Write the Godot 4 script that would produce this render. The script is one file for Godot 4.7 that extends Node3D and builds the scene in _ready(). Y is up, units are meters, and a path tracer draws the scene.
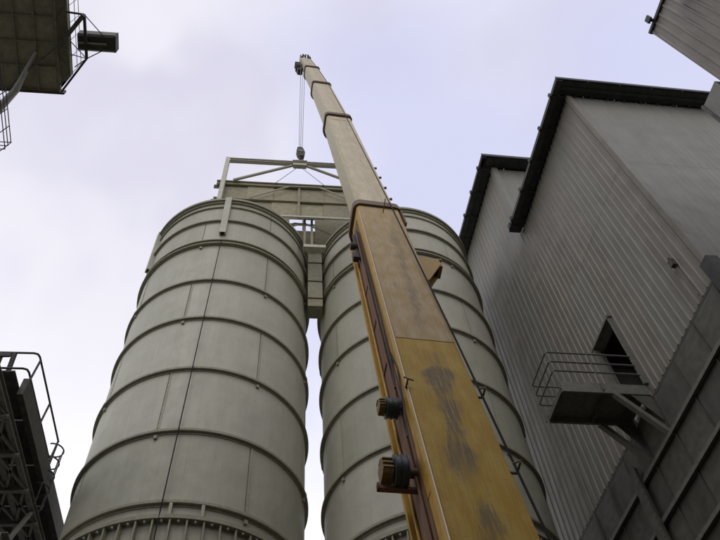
extends Node3D
# Silos, telescopic crane and clad plant buildings seen steeply from below.

var rng := RandomNumberGenerator.new()
var names := {}
var M := {}

# ---------------------------------------------------------------- frames
func hd(deg: float) -> Vector3:
	var a := deg_to_rad(deg)
	return Vector3(sin(a), 0, -cos(a))

# plant frame: u across (to the right), v away from the camera
func PV(u: float, v: float, y: float) -> Vector3:
	return hd(80.0) * u + hd(-10.0) * v + Vector3(0, y, 0)

# building frame: a along the front wall, b along the long side wall
const CORNER := Vector3(7.276, 0, -8.9055)
func AB(a: float, b: float, y: float) -> Vector3:
	return CORNER + hd(78.5) * a + hd(-14.5) * b + Vector3(0, y, 0)

# ---------------------------------------------------------------- objects
func numbered(called: String) -> String:
	if not names.has(called):
		names[called] = 0
		return called
	names[called] += 1
	return "%s_%03d" % [called, names[called]]

func thing(called: String, label: String, category: String, base: Vector3, group := "") -> Node3D:
	var o := Node3D.new()
	o.name = numbered(called)
	add_child(o)
	o.position = base
	o.set_meta("label", label)
	o.set_meta("category", category)
	if group != "":
		o.set_meta("group", group)
	return o

func new_st() -> SurfaceTool:
	var st := SurfaceTool.new()
	st.begin(Mesh.PRIMITIVE_TRIANGLES)
	return st

# commits the collected shape (in world coordinates) as one mesh under parent
func part(st: SurfaceTool, called: String, mat: Material, parent: Node3D, label := "") -> MeshInstance3D:
	var mi := MeshInstance3D.new()
	mi.name = called
	mi.mesh = st.commit()
	mi.material_override = mat
	parent.add_child(mi, true)
	var off := Vector3.ZERO
	var p: Node = parent
	while p != self and p is Node3D:
		off += (p as Node3D).position
		p = p.get_parent()
	mi.position = -off
	if label != "":
		mi.set_meta("label", label)
	return mi

func structure(st: SurfaceTool, called: String, mat: Material) -> MeshInstance3D:
	var mi := part(st, called, mat, self)
	mi.set_meta("kind", "structure")
	return mi

# ---------------------------------------------------------------- shapes
func tri(st: SurfaceTool, a: Vector3, b: Vector3, c: Vector3, n: Vector3, ua := Vector2.ZERO, ub := Vector2.ZERO, uc := Vector2.ZERO) -> void:
	if (b - a).cross(c - a).dot(n) > 0.0:
		var t := b
		b = c
		c = t
		var tu := ub
		ub = uc
		uc = tu
	st.set_normal(n); st.set_uv(ua); st.add_vertex(a)
	st.set_normal(n); st.set_uv(ub); st.add_vertex(b)
	st.set_normal(n); st.set_uv(uc); st.add_vertex(c)

func quad(st: SurfaceTool, a: Vector3, b: Vector3, c: Vector3, d: Vector3, n: Vector3) -> void:
	tri(st, a, b, c, n, Vector2(0, 0), Vector2(1, 0), Vector2(1, 1))
	tri(st, a, c, d, n, Vector2(0, 0), Vector2(1, 1), Vector2(0, 1))

# quad with one normal for each corner
func squad(st: SurfaceTool, p: Array, n: Array) -> void:
	var g: Vector3 = (p[1] - p[0]).cross(p[2] - p[0])
	var order := [0, 2, 1, 0, 3, 2] if g.dot(n[0] + n[2]) > 0.0 else [0, 1, 2, 0, 2, 3]
	for i in order:
		st.set_normal(n[i])
		st.set_uv(Vector2(0, 0))
		st.add_vertex(p[i])

func face4(st: SurfaceTool, a: Vector3, b: Vector3, c: Vector3, d: Vector3, mid: Vector3) -> void:
	var n := (b - a).cross(c - a).normalized()
	if n.dot((a + c) * 0.5 - mid) < 0.0:
		n = -n
	quad(st, a, b, c, d, n)

# slanted box from a corner and three edge vectors
func hexa(st: SurfaceTool, o: Vector3, e1: Vector3, e2: Vector3, e3: Vector3) -> void:
	var m := o + (e1 + e2 + e3) * 0.5
	face4(st, o, o + e1, o + e1 + e2, o + e2, m)
	face4(st, o + e3, o + e1 + e3, o + e1 + e2 + e3, o + e2 + e3, m)
	face4(st, o, o + e1, o + e1 + e3, o + e3, m)
	face4(st, o + e2, o + e1 + e2, o + e1 + e2 + e3, o + e2 + e3, m)
	face4(st, o, o + e2, o + e2 + e3, o + e3, m)
	face4(st, o + e1, o + e1 + e2, o + e1 + e2 + e3, o + e1 + e3, m)

# box in the building frame between two corners
func abox(st: SurfaceTool, a0: float, a1: float, b0: float, b1: float, y0: float, y1: float) -> void:
	hexa(st, AB(a0, b0, y0), hd(78.5) * (a1 - a0), hd(-14.5) * (b1 - b0), Vector3(0, y1 - y0, 0))

func pbox(st: SurfaceTool, u0: float, u1: float, v0: float, v1: float, y0: float, y1: float) -> void:
	hexa(st, PV(u0, v0, y0), hd(80.0) * (u1 - u0), hd(-10.0) * (v1 - v0), Vector3(0, y1 - y0, 0))

# bar of rectangular section from p to q; w is across "side", h across the other
func bar(st: SurfaceTool, p: Vector3, q: Vector3, w: float, h: float, side := Vector3.ZERO) -> void:
	var d := (q - p).normalized()
	var s := side
	if s == Vector3.ZERO:
		s = Vector3.UP.cross(d) if absf(d.y) < 0.95 else Vector3.RIGHT
	s = (s - d * s.dot(d)).normalized()
	var t := d.cross(s).normalized()
	hexa(st, p - s * w * 0.5 - t * h * 0.5, q - p, s * w, t * h)

# rolled H section from p to q
func hbeam(st: SurfaceTool, p: Vector3, q: Vector3, w: float, h: float, side := Vector3.ZERO) -> void:
	var d := (q - p).normalized()
	var s := side
	if s == Vector3.ZERO:
		s = Vector3.UP.cross(d) if absf(d.y) < 0.95 else Vector3.RIGHT
	s = (s - d * s.dot(d)).normalized()
	var t := d.cross(s).normalized()
	var f := h * 0.09
	hexa(st, p - s * w * 0.5 - t * h * 0.5, q - p, s * w, t * f)
	hexa(st, p - s * w * 0.5 + t * (h * 0.5 - f), q - p, s * w, t * f)
	hexa(st, p - s * w * 0.05 - t * (h * 0.5 - f), q - p, s * w * 0.1, t * (h - 2 * f))

func tube(st: SurfaceTool, p: Vector3, q: Vector3, r: float, k := 10, r2 := -1.0) -> void:
	if r2 < 0.0:
		r2 = r
	var d := (q - p).normalized()
	var s := (Vector3.UP if absf(d.y) < 0.9 else Vector3.RIGHT).cross(d).normalized()
	var t := d.cross(s)
	for i in k:
		var a0 := TAU * i / k
		var a1 := TAU * (i + 1) / k
		var n0 := s * cos(a0) + t * sin(a0)
		var n1 := s * cos(a1) + t * sin(a1)
		squad(st, [p + n0 * r, p + n1 * r, q + n1 * r2, q + n0 * r2], [n0, n1, n1, n0])
		tri(st, p, p + n0 * r, p + n1 * r, -d)
		tri(st, q, q + n0 * r2, q + n1 * r2, d)

func path_tube(st: SurfaceTool, pts: Array, r: float, k := 8) -> void:
	for i in pts.size() - 1:
		tube(st, pts[i], pts[i + 1], r, k)

# curved plate: angle measured from +z towards +x round a vertical axis through c
func arc_plate(st: SurfaceTool, c: Vector3, r0: float, r1: float, y0: float, y1: float, t0: float, t1: float, step := 3.0) -> void:
	var k := maxi(1, int(ceil((t1 - t0) / step)))
	for i in k:
		var ang := [deg_to_rad(t0 + (t1 - t0) * i / k), deg_to_rad(t0 + (t1 - t0) * (i + 1) / k)]
		var n0 := Vector3(sin(ang[0]), 0, cos(ang[0]))
		var n1 := Vector3(sin(ang[1]), 0, cos(ang[1]))
		var lo := c + Vector3(0, y0, 0)
		var hi := c + Vector3(0, y1, 0)
		squad(st, [lo + n0 * r1, lo + n1 * r1, hi + n1 * r1, hi + n0 * r1], [n0, n1, n1, n0])
		squad(st, [lo + n0 * r0, lo + n1 * r0, hi + n1 * r0, hi + n0 * r0], [-n0, -n1, -n1, -n0])
		quad(st, lo + n0 * r0, lo + n1 * r0, lo + n1 * r1, lo + n0 * r1, Vector3.DOWN)
		quad(st, hi + n0 * r0, hi + n1 * r0, hi + n1 * r1, hi + n0 * r1, Vector3.UP)
		if i == 0 and t1 - t0 < 359.0:
			face4(st, lo + n0 * r0, lo + n0 * r1, hi + n0 * r1, hi + n0 * r0, (lo + hi) * 0.5 + n1 * (r0 + r1) * 0.5)
		if i == k - 1 and t1 - t0 < 359.0:
			face4(st, lo + n1 * r0, lo + n1 * r1, hi + n1 * r1, hi + n1 * r0, (lo + hi) * 0.5 + n0 * (r0 + r1) * 0.5)

# trapezoid sheet: from o along e (length len), up along up (length h), ribs stand out along n
func sheet(st: SurfaceTool, o: Vector3, e: Vector3, up: Vector3, n: Vector3, s0: float, s1: float, y0: float, y1: float, pitch := 0.25, deep := 0.04, wob := 0.0) -> void:
	var pts: Array = []
	var k := int(floor(s0 / pitch)) - 1
	while k * pitch < s1 + pitch:
		for q in [[0.0, 0.0], [0.62, 0.0], [0.72, 1.0], [0.90, 1.0]]:
			pts.append(Vector2((k + q[0]) * pitch, q[1] * deep))
		k += 1
	var line: Array = []
	for i in pts.size() - 1:
		var p: Vector2 = pts[i]
		var q: Vector2 = pts[i + 1]
		if q.x <= s0 or p.x >= s1:
			continue
		if p.x < s0:
			p = p.lerp(q, (s0 - p.x) / (q.x - p.x))
		if q.x > s1:
			q = p.lerp(q, (s1 - p.x) / (q.x - p.x))
		if line.is_empty():
			line.append(p)
		line.append(q)
	for i in line.size() - 1:
		var a: Vector3 = o + e * line[i].x + n * (line[i].y + wob)
		var b: Vector3 = o + e * line[i + 1].x + n * (line[i + 1].y + wob)
		var nn := (b - a).cross(up).normalized()
		if nn.dot(n) < 0.0:
			nn = -nn
		quad(st, a + up * y0, b + up * y0, b + up * y1, a + up * y1, nn)
		quad(st, a + up * y0 - n * 0.008, b + up * y0 - n * 0.008, b + up * y1 - n * 0.008, a + up * y1 - n * 0.008, -nn)
		quad(st, a + up * y0, b + up * y0, b + up * y0 - n * 0.008, a + up * y0 - n * 0.008, -up)

# convex outline (in the plane of p) pushed out along e
func prism(st: SurfaceTool, p: Array, e: Vector3) -> void:
	var m := e * 0.5
	for q in p:
		m += q / float(p.size())
	var n := e.normalized()
	for i in range(1, p.size() - 1):
		tri(st, p[0], p[i], p[i + 1], -n)
		tri(st, p[0] + e, p[i] + e, p[i + 1] + e, n)
	for i in p.size():
		var j := (i + 1) % p.size()
		face4(st, p[i], p[j], p[j] + e, p[i] + e, m)

# ---------------------------------------------------------------- materials
func lin(c: Color) -> Color:
	return c.linear_to_srgb()

# soft mottling between two base colours (linear), with a finer grain on top
func noise_tex(c0: Color, c1: Color, seed_: int, freq := 0.02, grain := 0.12, size := 256) -> ImageTexture:
	var f := FastNoiseLite.new()
	f.seed = seed_
	f.frequency = freq
	f.fractal_octaves = 5
	var g := FastNoiseLite.new()
	g.seed = seed_ + 7
	g.frequency = 0.25
	g.fractal_octaves = 2
	var a := f.get_seamless_image(size, size)
	var b := g.get_seamless_image(size, size)
	var im := Image.create(size, size, false, Image.FORMAT_RGB8)
	for y in size:
		for x in size:
			var t := clampf((a.get_pixel(x, y).r - 0.5) * 1.5 + 0.5, 0, 1)
			var c := c0.lerp(c1, t)
			var k := 1.0 + (b.get_pixel(x, y).r - 0.5) * grain * 2.0
			im.set_pixel(x, y, lin(Color(c.r * k, c.g * k, c.b * k)))
	im.generate_mipmaps()
	return ImageTexture.create_from_image(im)

# painted plate: mottling, long faint runs, a few thin rust drips
func run_tex(c0: Color, c1: Color, seed_: int, drip: Color, amount: float, size := 512) -> ImageTexture:
	var f := FastNoiseLite.new()
	f.seed = seed_
	f.frequency = 0.012
	f.fractal_octaves = 5
	var im := Image.create(size, size, false, Image.FORMAT_RGB8)
	for y in size:
		for x in size:
			var n1 := f.get_noise_2d(x * 1.2, y * 0.5)
			var n2 := f.get_noise_2d(x * 5.0 + 700.0, y * 0.5) * 0.6
			var n3 := f.get_noise_2d(x * 22.0 + 3000.0, y * 0.5 + 900.0)
			var n4 := f.get_noise_2d(x * 14.0, y * 14.0)
			var c := c0.lerp(c1, clampf(0.5 + n1 * 1.0 + n2 * 0.8 + n4 * 0.5, 0, 1))
			c = c.lerp(drip, smoothstep(0.25, 0.55, n3 + n1 * 0.35) * amount)
			im.set_pixel(x, y, lin(c))
	im.generate_mipmaps()
	return ImageTexture.create_from_image(im)

# slow unevenness of thin plate
var dent_tex: ImageTexture
func dent(m: StandardMaterial3D, amount: float) -> void:
	if dent_tex == null:
		var f := FastNoiseLite.new()
		f.seed = 77
		f.frequency = 0.022
		f.fractal_octaves = 3
		var im := f.get_seamless_image(256, 256)
		im.convert(Image.FORMAT_RGBA8)
		im.bump_map_to_normal_map(6.0)
		im.generate_mipmaps()
		dent_tex = ImageTexture.create_from_image(im)
	m.normal_enabled = true
	m.normal_texture = dent_tex
	m.normal_scale = amount

func surf(tex: Texture2D, scale: Vector3, rough := 0.7, metal := 0.0, spec := 0.4) -> StandardMaterial3D:
	var m := StandardMaterial3D.new()
	m.albedo_texture = tex
	m.roughness = rough
	m.metallic = metal
	m.metallic_specular = spec
	m.uv1_triplanar = true
	m.uv1_world_triplanar = true
	m.uv1_scale = scale
	return m

func plain(c: Color, rough := 0.6, metal := 0.0) -> StandardMaterial3D:
	var m := StandardMaterial3D.new()
	m.albedo_color = lin(c)
	m.roughness = rough
	m.metallic = metal
	return m

# boom plate: paint with a worn dark grease track down the middle, scuffs, rust specks
func boom_tex(paint: Color, paint2: Color, grease: Color, seed_: int, streaks: Array, w := 160, h := 1024) -> ImageTexture:
	var f := FastNoiseLite.new()
	f.seed = seed_
	f.frequency = 0.012
	f.fractal_octaves = 4
	var g := FastNoiseLite.new()
	g.seed = seed_ + 3
	g.frequency = 0.06
	g.fractal_octaves = 3
	var im := Image.create(w, h, false, Image.FORMAT_RGB8)
	for y in h:
		for x in w:
			var u := float(x) / w
			var v := float(y)
			var n1 := f.get_noise_2d(x * 1.6, v * 0.9)
			var n2 := g.get_noise_2d(x * 2.2, v * 0.25)
			var c := paint.lerp(paint2, clampf(0.5 + n1 * 1.3 + n2 * 0.25, 0, 1))
			# grease tracks [v0, v1, u0, u1, half width, strength], ragged at the edges
			for k in streaks:
				var p: float = (v / h - k[0]) / (k[1] - k[0])
				if p < -0.1 or p > 1.1:
					continue
				var mid: float = lerpf(k[2], k[3], p) + f.get_noise_2d(400.0, v * 0.5) * 0.10
				var wid: float = k[4] * (1.0 + f.get_noise_2d(900.0, v * 0.9) * 1.1) + n1 * 0.06
				var edge := smoothstep(-0.07, 0.09, wid - absf(u - mid) + n2 * 0.06)
				var ends := smoothstep(-0.08, 0.14, p + n2 * 0.08) * smoothstep(1.08, 0.82, p + n2 * 0.08)
				c = c.lerp(grease, edge * ends * k[5] * clampf(0.85 + n2 * 0.7 + n1 * 0.5, 0.2, 1))
			# cross scuffs and stone chips
			var sc := g.get_noise_2d(x * 0.5 + 2000.0, v * 5.0)
			c = c.lerp(Color(0.10, 0.075, 0.045), smoothstep(0.42, 0.6, sc + n1 * 0.25) * 0.28)
			var ch := g.get_noise_2d(x * 9.0 + 5000.0, v * 4.0)
			var rim := smoothstep(0.38, 0.5, absf(u - 0.5))
			c = c.lerp(Color(0.12, 0.06, 0.03), smoothstep(0.48 - rim * 0.22, 0.60 - rim * 0.18, ch) * 0.5)
			# fine scratches along the boom
			var fs := g.get_noise_2d(x * 13.0 + 800.0, v * 0.12)
			c = c.lerp(Color(0.16, 0.10, 0.05), smoothstep(0.42, 0.47, fs) * 0.35)
			c = c.lerp(Color(0.55, 0.43, 0.24), smoothstep(0.44, 0.49, -fs) * 0.25)
			# runs
			var run := clampf((g.get_noise_2d(x * 6.0, v * 0.05) - 0.28) * 4.0, 0, 1)
			c = c.lerp(Color(0.10, 0.055, 0.025), run * 0.25)
			im.set_pixel(x, y, lin(c))
	im.generate_mipmaps()
	return ImageTexture.create_from_image(im)

func make_materials() -> void:
	M.silo = surf(run_tex(Color(0.39, 0.386, 0.312), Color(0.455, 0.45, 0.368), 11, Color(0.30, 0.27, 0.20), 0.2), Vector3(0.22, 0.11, 0.22), 0.55)
	M.silo2 = surf(run_tex(Color(0.355, 0.352, 0.28), Color(0.42, 0.416, 0.336), 12, Color(0.28, 0.25, 0.185), 0.25), Vector3(0.2, 0.1, 0.2), 0.55)
	M.silo3 = surf(run_tex(Color(0.415, 0.41, 0.338), Color(0.48, 0.475, 0.395), 13, Color(0.31, 0.28, 0.215), 0.2), Vector3(0.25, 0.12, 0.25), 0.55)
	for m in [M.silo, M.silo2, M.silo3]:
		dent(m, 0.22)
	M.ring = surf(noise_tex(Color(0.25, 0.238, 0.175), Color(0.34, 0.325, 0.25), 14, 0.03), Vector3(0.8, 0.8, 0.8), 0.65)
	M.clad = surf(run_tex(Color(0.165, 0.154, 0.131), Color(0.21, 0.197, 0.17), 21, Color(0.12, 0.10, 0.075), 0.4), Vector3(0.2, 0.08, 0.2), 0.5)
	M.clad3 = surf(run_tex(Color(0.172, 0.161, 0.137), Color(0.222, 0.208, 0.178), 20, Color(0.13, 0.11, 0.08), 0.35), Vector3(0.17, 0.07, 0.17), 0.5)
	M.clad_front = surf(run_tex(Color(0.19, 0.186, 0.165), Color(0.225, 0.22, 0.197), 19, Color(0.15, 0.14, 0.115), 0.15), Vector3(0.2, 0.08, 0.2), 0.55)
	M.clad2 = surf(noise_tex(Color(0.172, 0.166, 0.142), Color(0.215, 0.208, 0.18), 22), Vector3(0.4, 0.05, 0.4), 0.5)
	for m in [M.clad, M.clad2, M.clad3, M.clad_front]:
		dent(m, 0.25)
	M.roof = surf(noise_tex(Color(0.035, 0.038, 0.038), Color(0.06, 0.062, 0.06), 23), Vector3(0.5, 0.5, 0.5), 0.6)
	M.steel = surf(noise_tex(Color(0.075, 0.073, 0.062), Color(0.12, 0.116, 0.10), 24), Vector3(0.6, 0.6, 0.6), 0.6)
	M.steel2 = surf(noise_tex(Color(0.065, 0.063, 0.054), Color(0.105, 0.10, 0.088), 30), Vector3(0.5, 0.3, 0.5), 0.6)
	M.steel_edge = surf(noise_tex(Color(0.12, 0.117, 0.10), Color(0.18, 0.176, 0.155), 25), Vector3(0.9, 0.9, 0.9), 0.5)
	M.dark = surf(noise_tex(Color(0.055, 0.054, 0.048), Color(0.095, 0.092, 0.08), 26), Vector3(0.8, 0.8, 0.8), 0.7)
	M.deck = surf(noise_tex(Color(0.30, 0.275, 0.185), Color(0.38, 0.355, 0.245), 27), Vector3(0.7, 0.7, 0.7), 0.75)
	M.deck2 = surf(noise_tex(Color(0.26, 0.24, 0.165), Color(0.34, 0.315, 0.225), 29), Vector3(0.7, 0.7, 0.7), 0.75)
	M.pale = surf(noise_tex(Color(0.46, 0.455, 0.385), Color(0.57, 0.56, 0.48), 28), Vector3(1.0, 1.0, 1.0), 0.55)
	M.yellow = surf(noise_tex(Color(0.37, 0.205, 0.025), Color(0.47, 0.285, 0.045), 31, 0.03), Vector3(0.8, 0.5, 0.8), 0.5)
	M.rust = surf(noise_tex(Color(0.11, 0.058, 0.035), Color(0.20, 0.105, 0.06), 32, 0.03), Vector3(2.5, 0.12, 2.5), 0.7)
	M.cream = surf(noise_tex(Color(0.40, 0.35, 0.215), Color(0.50, 0.445, 0.295), 33, 0.03), Vector3(0.8, 0.25, 0.8), 0.5)
	M.collar = surf(noise_tex(Color(0.09, 0.06, 0.04), Color(0.17, 0.11, 0.06), 34, 0.04), Vector3(1.5, 1.5, 1.5), 0.6)
	M.rope = plain(Color(0.008, 0.008, 0.008), 0.95)
	M.yellow_mid = surf(noise_tex(Color(0.22, 0.135, 0.03), Color(0.33, 0.21, 0.05), 36, 0.04), Vector3(3, 3, 3), 0.55)
	M.yellow_dark = surf(noise_tex(Color(0.125, 0.075, 0.025), Color(0.21, 0.13, 0.04), 35, 0.04), Vector3(2, 2, 2), 0.55)
	M.rubber = plain(Color(0.02, 0.02, 0.02), 0.8)
	M.trim = plain(Color(0.50, 0.46, 0.38), 0.4, 0.2)
	M.wire = plain(Color(0.14, 0.14, 0.15), 0.5, 0.5)
	M.reel = plain(Color(0.035, 0.05, 0.055), 0.45)
	M.bolt = plain(Color(0.7, 0.7, 0.68), 0.4, 0.6)
	M.concrete = surf(noise_tex(Color(0.11, 0.106, 0.095), Color(0.165, 0.16, 0.145), 41), Vector3(0.12, 0.12, 0.12), 0.9)
	var tx := boom_tex(Color(0.345, 0.215, 0.026), Color(0.40, 0.27, 0.05), Color(0.105, 0.085, 0.06), 51, [[0.06, 0.42, 0.53, 0.44, 0.15, 0.85], [0.45, 0.66, 0.44, 0.46, 0.12, 0.75], [0.7, 0.95, 0.5, 0.45, 0.1, 0.6]])
	M.plate_low = StandardMaterial3D.new()
	M.plate_low.albedo_texture = tx
	M.plate_low.roughness = 0.55
	M.plate_low.metallic_specular = 0.3
	M.plate_mid = StandardMaterial3D.new()
	M.plate_mid.albedo_texture = boom_tex(Color(0.34, 0.245, 0.11), Color(0.40, 0.305, 0.18), Color(0.15, 0.122, 0.09), 61, [[0.22, 0.97, 0.66, 0.50, 0.08, 0.7], [0.02, 0.5, 0.3, 0.4, 0.06, 0.18]])
	M.plate_mid.roughness = 0.55
	M.plate_mid.metallic_specular = 0.3
	M.plate_top = StandardMaterial3D.new()
	M.plate_top.albedo_texture = boom_tex(Color(0.44, 0.365, 0.225), Color(0.53, 0.46, 0.305), Color(0.38, 0.31, 0.235), 71, [[0.05, 0.95, 0.45, 0.55, 0.1, 0.4], [0.3, 0.8, 0.25, 0.2, 0.05, 0.35]])
	M.plate_top.roughness = 0.5

# ---------------------------------------------------------------- sky
func make_sky() -> PanoramaSkyMaterial:
	var w := 768
	var h := 384
	var f := FastNoiseLite.new()
	f.seed = 5
	f.frequency = 2.2
	f.fractal_octaves = 5
	var g := FastNoiseLite.new()
	g.seed = 19
	g.frequency = 0.9
	g.fractal_octaves = 3
	var fine := FastNoiseLite.new()
	fine.seed = 33
	fine.frequency = 4.5
	fine.fractal_octaves = 4
	var im := Image.create(w, h, false, Image.FORMAT_RGBF)
	for y in h:
		var el := PI * (0.5 - (y + 0.5) / h)
		for x in w:
			var az := TAU * (x + 0.5) / w
			var d := Vector3(sin(az) * cos(el), sin(el), cos(az) * cos(el))
			if d.y < -0.02:
				im.set_pixel(x, y, Color(0.16, 0.155, 0.15))
				continue
			# cloud deck: pattern stretched towards the horizon
			var q := Vector3(d.x, d.y * 0.6, d.z)
			var n := f.get_noise_3dv(q + Vector3(1.3, 0, 0.4))
			var m := g.get_noise_3dv(q + Vector3(4, 2, 1))
			var k := fine.get_noise_3dv(q)
			var c := Color(0.72, 0.705, 0.845).lerp(Color(0.875, 0.86, 0.945), smoothstep(-0.30, 0.30, n * 0.8 + k * 0.45))
			c = c.lerp(Color(0.60, 0.63, 0.91), smoothstep(-0.05, 0.45, -m + n * 0.3 + k * 0.2) * 0.7)
			# thinner, brighter cloud lower down, broken by the same pattern
			c = c.lerp(Color(1.10, 1.09, 1.12), smoothstep(0.90, 0.55, d.y + n * 0.16 + k * 0.06))
			im.set_pixel(x, y, c)
	var s := PanoramaSkyMaterial.new()
	s.panorama = ImageTexture.create_from_image(im)
	return s

# ---------------------------------------------------------------- silos
const RING_Y := [25.93, 24.47, 22.88, 20.70, 18.75, 16.52, 14.28, 12.17]

func silo(c: Vector3, label: String, seam_a: float, seam_b: float, lug: float, seed_: int) -> void:
	rng.seed = seed_
	var t := thing("steel_silo", label, "silo", c, "twin steel silos")
	var st := new_st()
	arc_plate(st, c, 2.80, 2.895, 0.0, 25.9, 0, 360)
	part(st, "inner_shell", M.silo2, t)
	# plates of each course
	for i in 7:
		var top: float = RING_Y[i]
		var low: float = RING_Y[i + 1]
		var s0 := seam_a if i % 2 == 1 else seam_b
		for k in 4:
			st = new_st()
			var a0 := s0 + 90.0 * k
			var bulge := rng.randf_range(-0.006, 0.006)
			arc_plate(st, c, 2.885, 2.93 + bulge, low, top, a0 + 0.27, a0 + 89.73)
			part(st, "shell_plate", [M.silo, M.silo2, M.silo3][rng.randi() % 3], t)
			if i > 1:
				# lap strip with bolts beside the seam
				st = new_st()
				arc_plate(st, c, 2.93, 2.945, low + 0.1, top - 0.1, a0 + 0.4, a0 + 1.2, 1.0)
				for q in int((top - low - 0.3) / 0.16):
					var ba := deg_to_rad(a0 + 0.8)
					var bn := Vector3(sin(ba), 0, cos(ba))
					var bs := Vector3(cos(ba), 0, -sin(ba))
					hexa(st, c + bn * 2.943 - bs * 0.014 + Vector3(0, low + 0.16 + q * 0.16, 0), bn * 0.008, bs * 0.022, Vector3(0, 0.022, 0))
				part(st, "seam_strip", M.silo2, t)
	st = new_st()
	arc_plate(st, c, 2.885, 2.925, 11.8, 12.17, 0, 360)
	part(st, "shell_plate", M.silo2, t)
	st = new_st()
	arc_plate(st, c, 2.885, 2.92, 0.15, 11.7, 0, 360)
	part(st, "skirt", M.silo2, t)
	# stiffening rings
	for i in 8:
		var y: float = RING_Y[i]
		st = new_st()
		if i == 0:
			arc_plate(st, c, 2.90, 3.06, y - 0.02, y + 0.10, 0, 360, 2.5)
			arc_plate(st, c, 2.90, 2.99, y - 0.11, y - 0.02, 0, 360, 2.5)
		elif i == 2:
			arc_plate(st, c, 2.90, 3.05, y - 0.03, y + 0.015, 0, 360, 2.5)
			arc_plate(st, c, 2.90, 3.03, y + 0.20, y + 0.245, 0, 360, 2.5)
			arc_plate(st, c, 2.90, 2.965, y + 0.015, y + 0.20, 0, 360, 2.5)
		else:
			arc_plate(st, c, 2.90, 3.025, y - 0.035, y + 0.035, 0, 360, 2.5)
			arc_plate(st, c, 2.90, 2.95, y - 0.085, y - 0.035, 0, 360, 2.5)
		part(st, "stiffening_ring", M.ring, t)
		if i > 1:
			for k in 4:
				st = new_st()
				var sa := (seam_a if i % 2 == 0 else seam_b) + 90.0 * k
				arc_plate(st, c, 2.90, 3.033, y - 0.042, y + 0.042, sa - 0.6, sa + 1.6, 1.2)
				arc_plate(st, c, 2.93, 2.99, y - 0.20, y - 0.10, sa - 0.2, sa + 1.3, 1.2)
				part(st, "ring_splice", M.ring, t)
	st = new_st()
	arc_plate(st, c, 2.90, 2.985, 25.50, 25.56, 0, 360, 2.5)
	part(st, "stiffening_ring", M.ring, t)
	st = new_st()
	arc_plate(st, c, 2.90, 3.07, 11.70, 11.80, 0, 360, 2.5)
	part(st, "base_flange", M.ring, t)
	st = new_st()
	arc_plate(st, c, 2.90, 3.07, 9.2, 9.3, 0, 360, 2.5)
	part(st, "base_flange", M.ring, t)
	# ribs of the skirt and the bolts between them
	for k in 54:
		var a := -23.0 + k * 6.6667
		var r := deg_to_rad(a)
		if cos(r - deg_to_rad(10.0)) < -0.1:
			continue
		st = new_st()
		var n := Vector3(sin(r), 0, cos(r))
		var s := Vector3(cos(r), 0, -sin(r))
		hexa(st, c + n * 2.915 - s * 0.018 + Vector3(0, 9.3, 0), n * 0.13, s * 0.036, Vector3(0, 2.4, 0))
		part(st, "rib", M.ring, t)
		st = new_st()
		var rb := deg_to_rad(a + 3.3)
		var nb := Vector3(sin(rb), 0, cos(rb))
		var p := c + nb * 3.0 + Vector3(0, 11.66, 0)
		tube(st, p, p + Vector3(0, 0.045, 0), 0.035, 6)
		part(st, "bolt", M.bolt, t)
	# thick rib pair over the flange
	for a in [lug + 1.0, lug + 14.0]:
		var r := deg_to_rad(a)
		var n := Vector3(sin(r), 0, cos(r))
		var s := Vector3(cos(r), 0, -sin(r))
		st = new_st()
		hexa(st, c + n * 2.92 - s * 0.035 + Vector3(0, 11.8, 0), n * 0.10, s * 0.07, Vector3(0, 0.33, 0))
		part(st, "gusset", M.silo2, t)
	# lifting plate on the top courses
	for a in ([lug, lug - 62.0] if lug < 40.0 else [-70.0]):
		var r := deg_to_rad(a)
		var n := Vector3(sin(r), 0, cos(r))
		var s := Vector3(cos(r), 0, -sin(r))
		st = new_st()
		hexa(st, c + n * 2.93 - s * 0.11 + Vector3(0, 23.5, 0), n * 0.14, s * 0.04, Vector3(0, 2.55, 0))
		hexa(st, c + n * 2.93 + s * 0.07 + Vector3(0, 23.5, 0), n * 0.14, s * 0.04, Vector3(0, 2.55, 0))
		hexa(st, c + n * 3.07 - s * 0.11 + Vector3(0, 23.5, 0), n * 0.02, s * 0.22, Vector3(0, 2.55, 0))
		part(st, "lifting_bracket", M.silo3, t)
	# shallow cone roof
	st = new_st()
	var k2 := 72
	for i in k2:
		var a0 := TAU * i / k2
		var a1 := TAU * (i + 1) / k2
		var p0 := c + Vector3(sin(a0) * 3.04, 26.035, cos(a0) * 3.04)
		var p1 := c + Vector3(sin(a1) * 3.04, 26.035, cos(a1) * 3.04)
		tri(st, p0, p1, c + Vector3(0, 26.4, 0), Vector3.UP)
		tri(st, p0 - Vector3(0, 0.003, 0), p1 - Vector3(0, 0.003, 0), c + Vector3(0, 26.02, 0), Vector3.DOWN)
	part(st, "roof", M.silo2, t)

# ---------------------------------------------------------------- crane
var BD := Vector3(-0.0444, 0.9842, -0.1716)
var BX := Vector3(0.9681, 0, -0.2504)
var BN := Vector3(0.2464, 0.1772, 0.9528)
var B0 := Vector3(1.134, 6.415, -6.728)
const BK := 1.112

# point in the base boom's frame: x across, t along, n out of the top face
func BP(x: float, t: float, n: float) -> Vector3:
	return B0 + (BX * x + BD * t + BN * n) * BK

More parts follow.
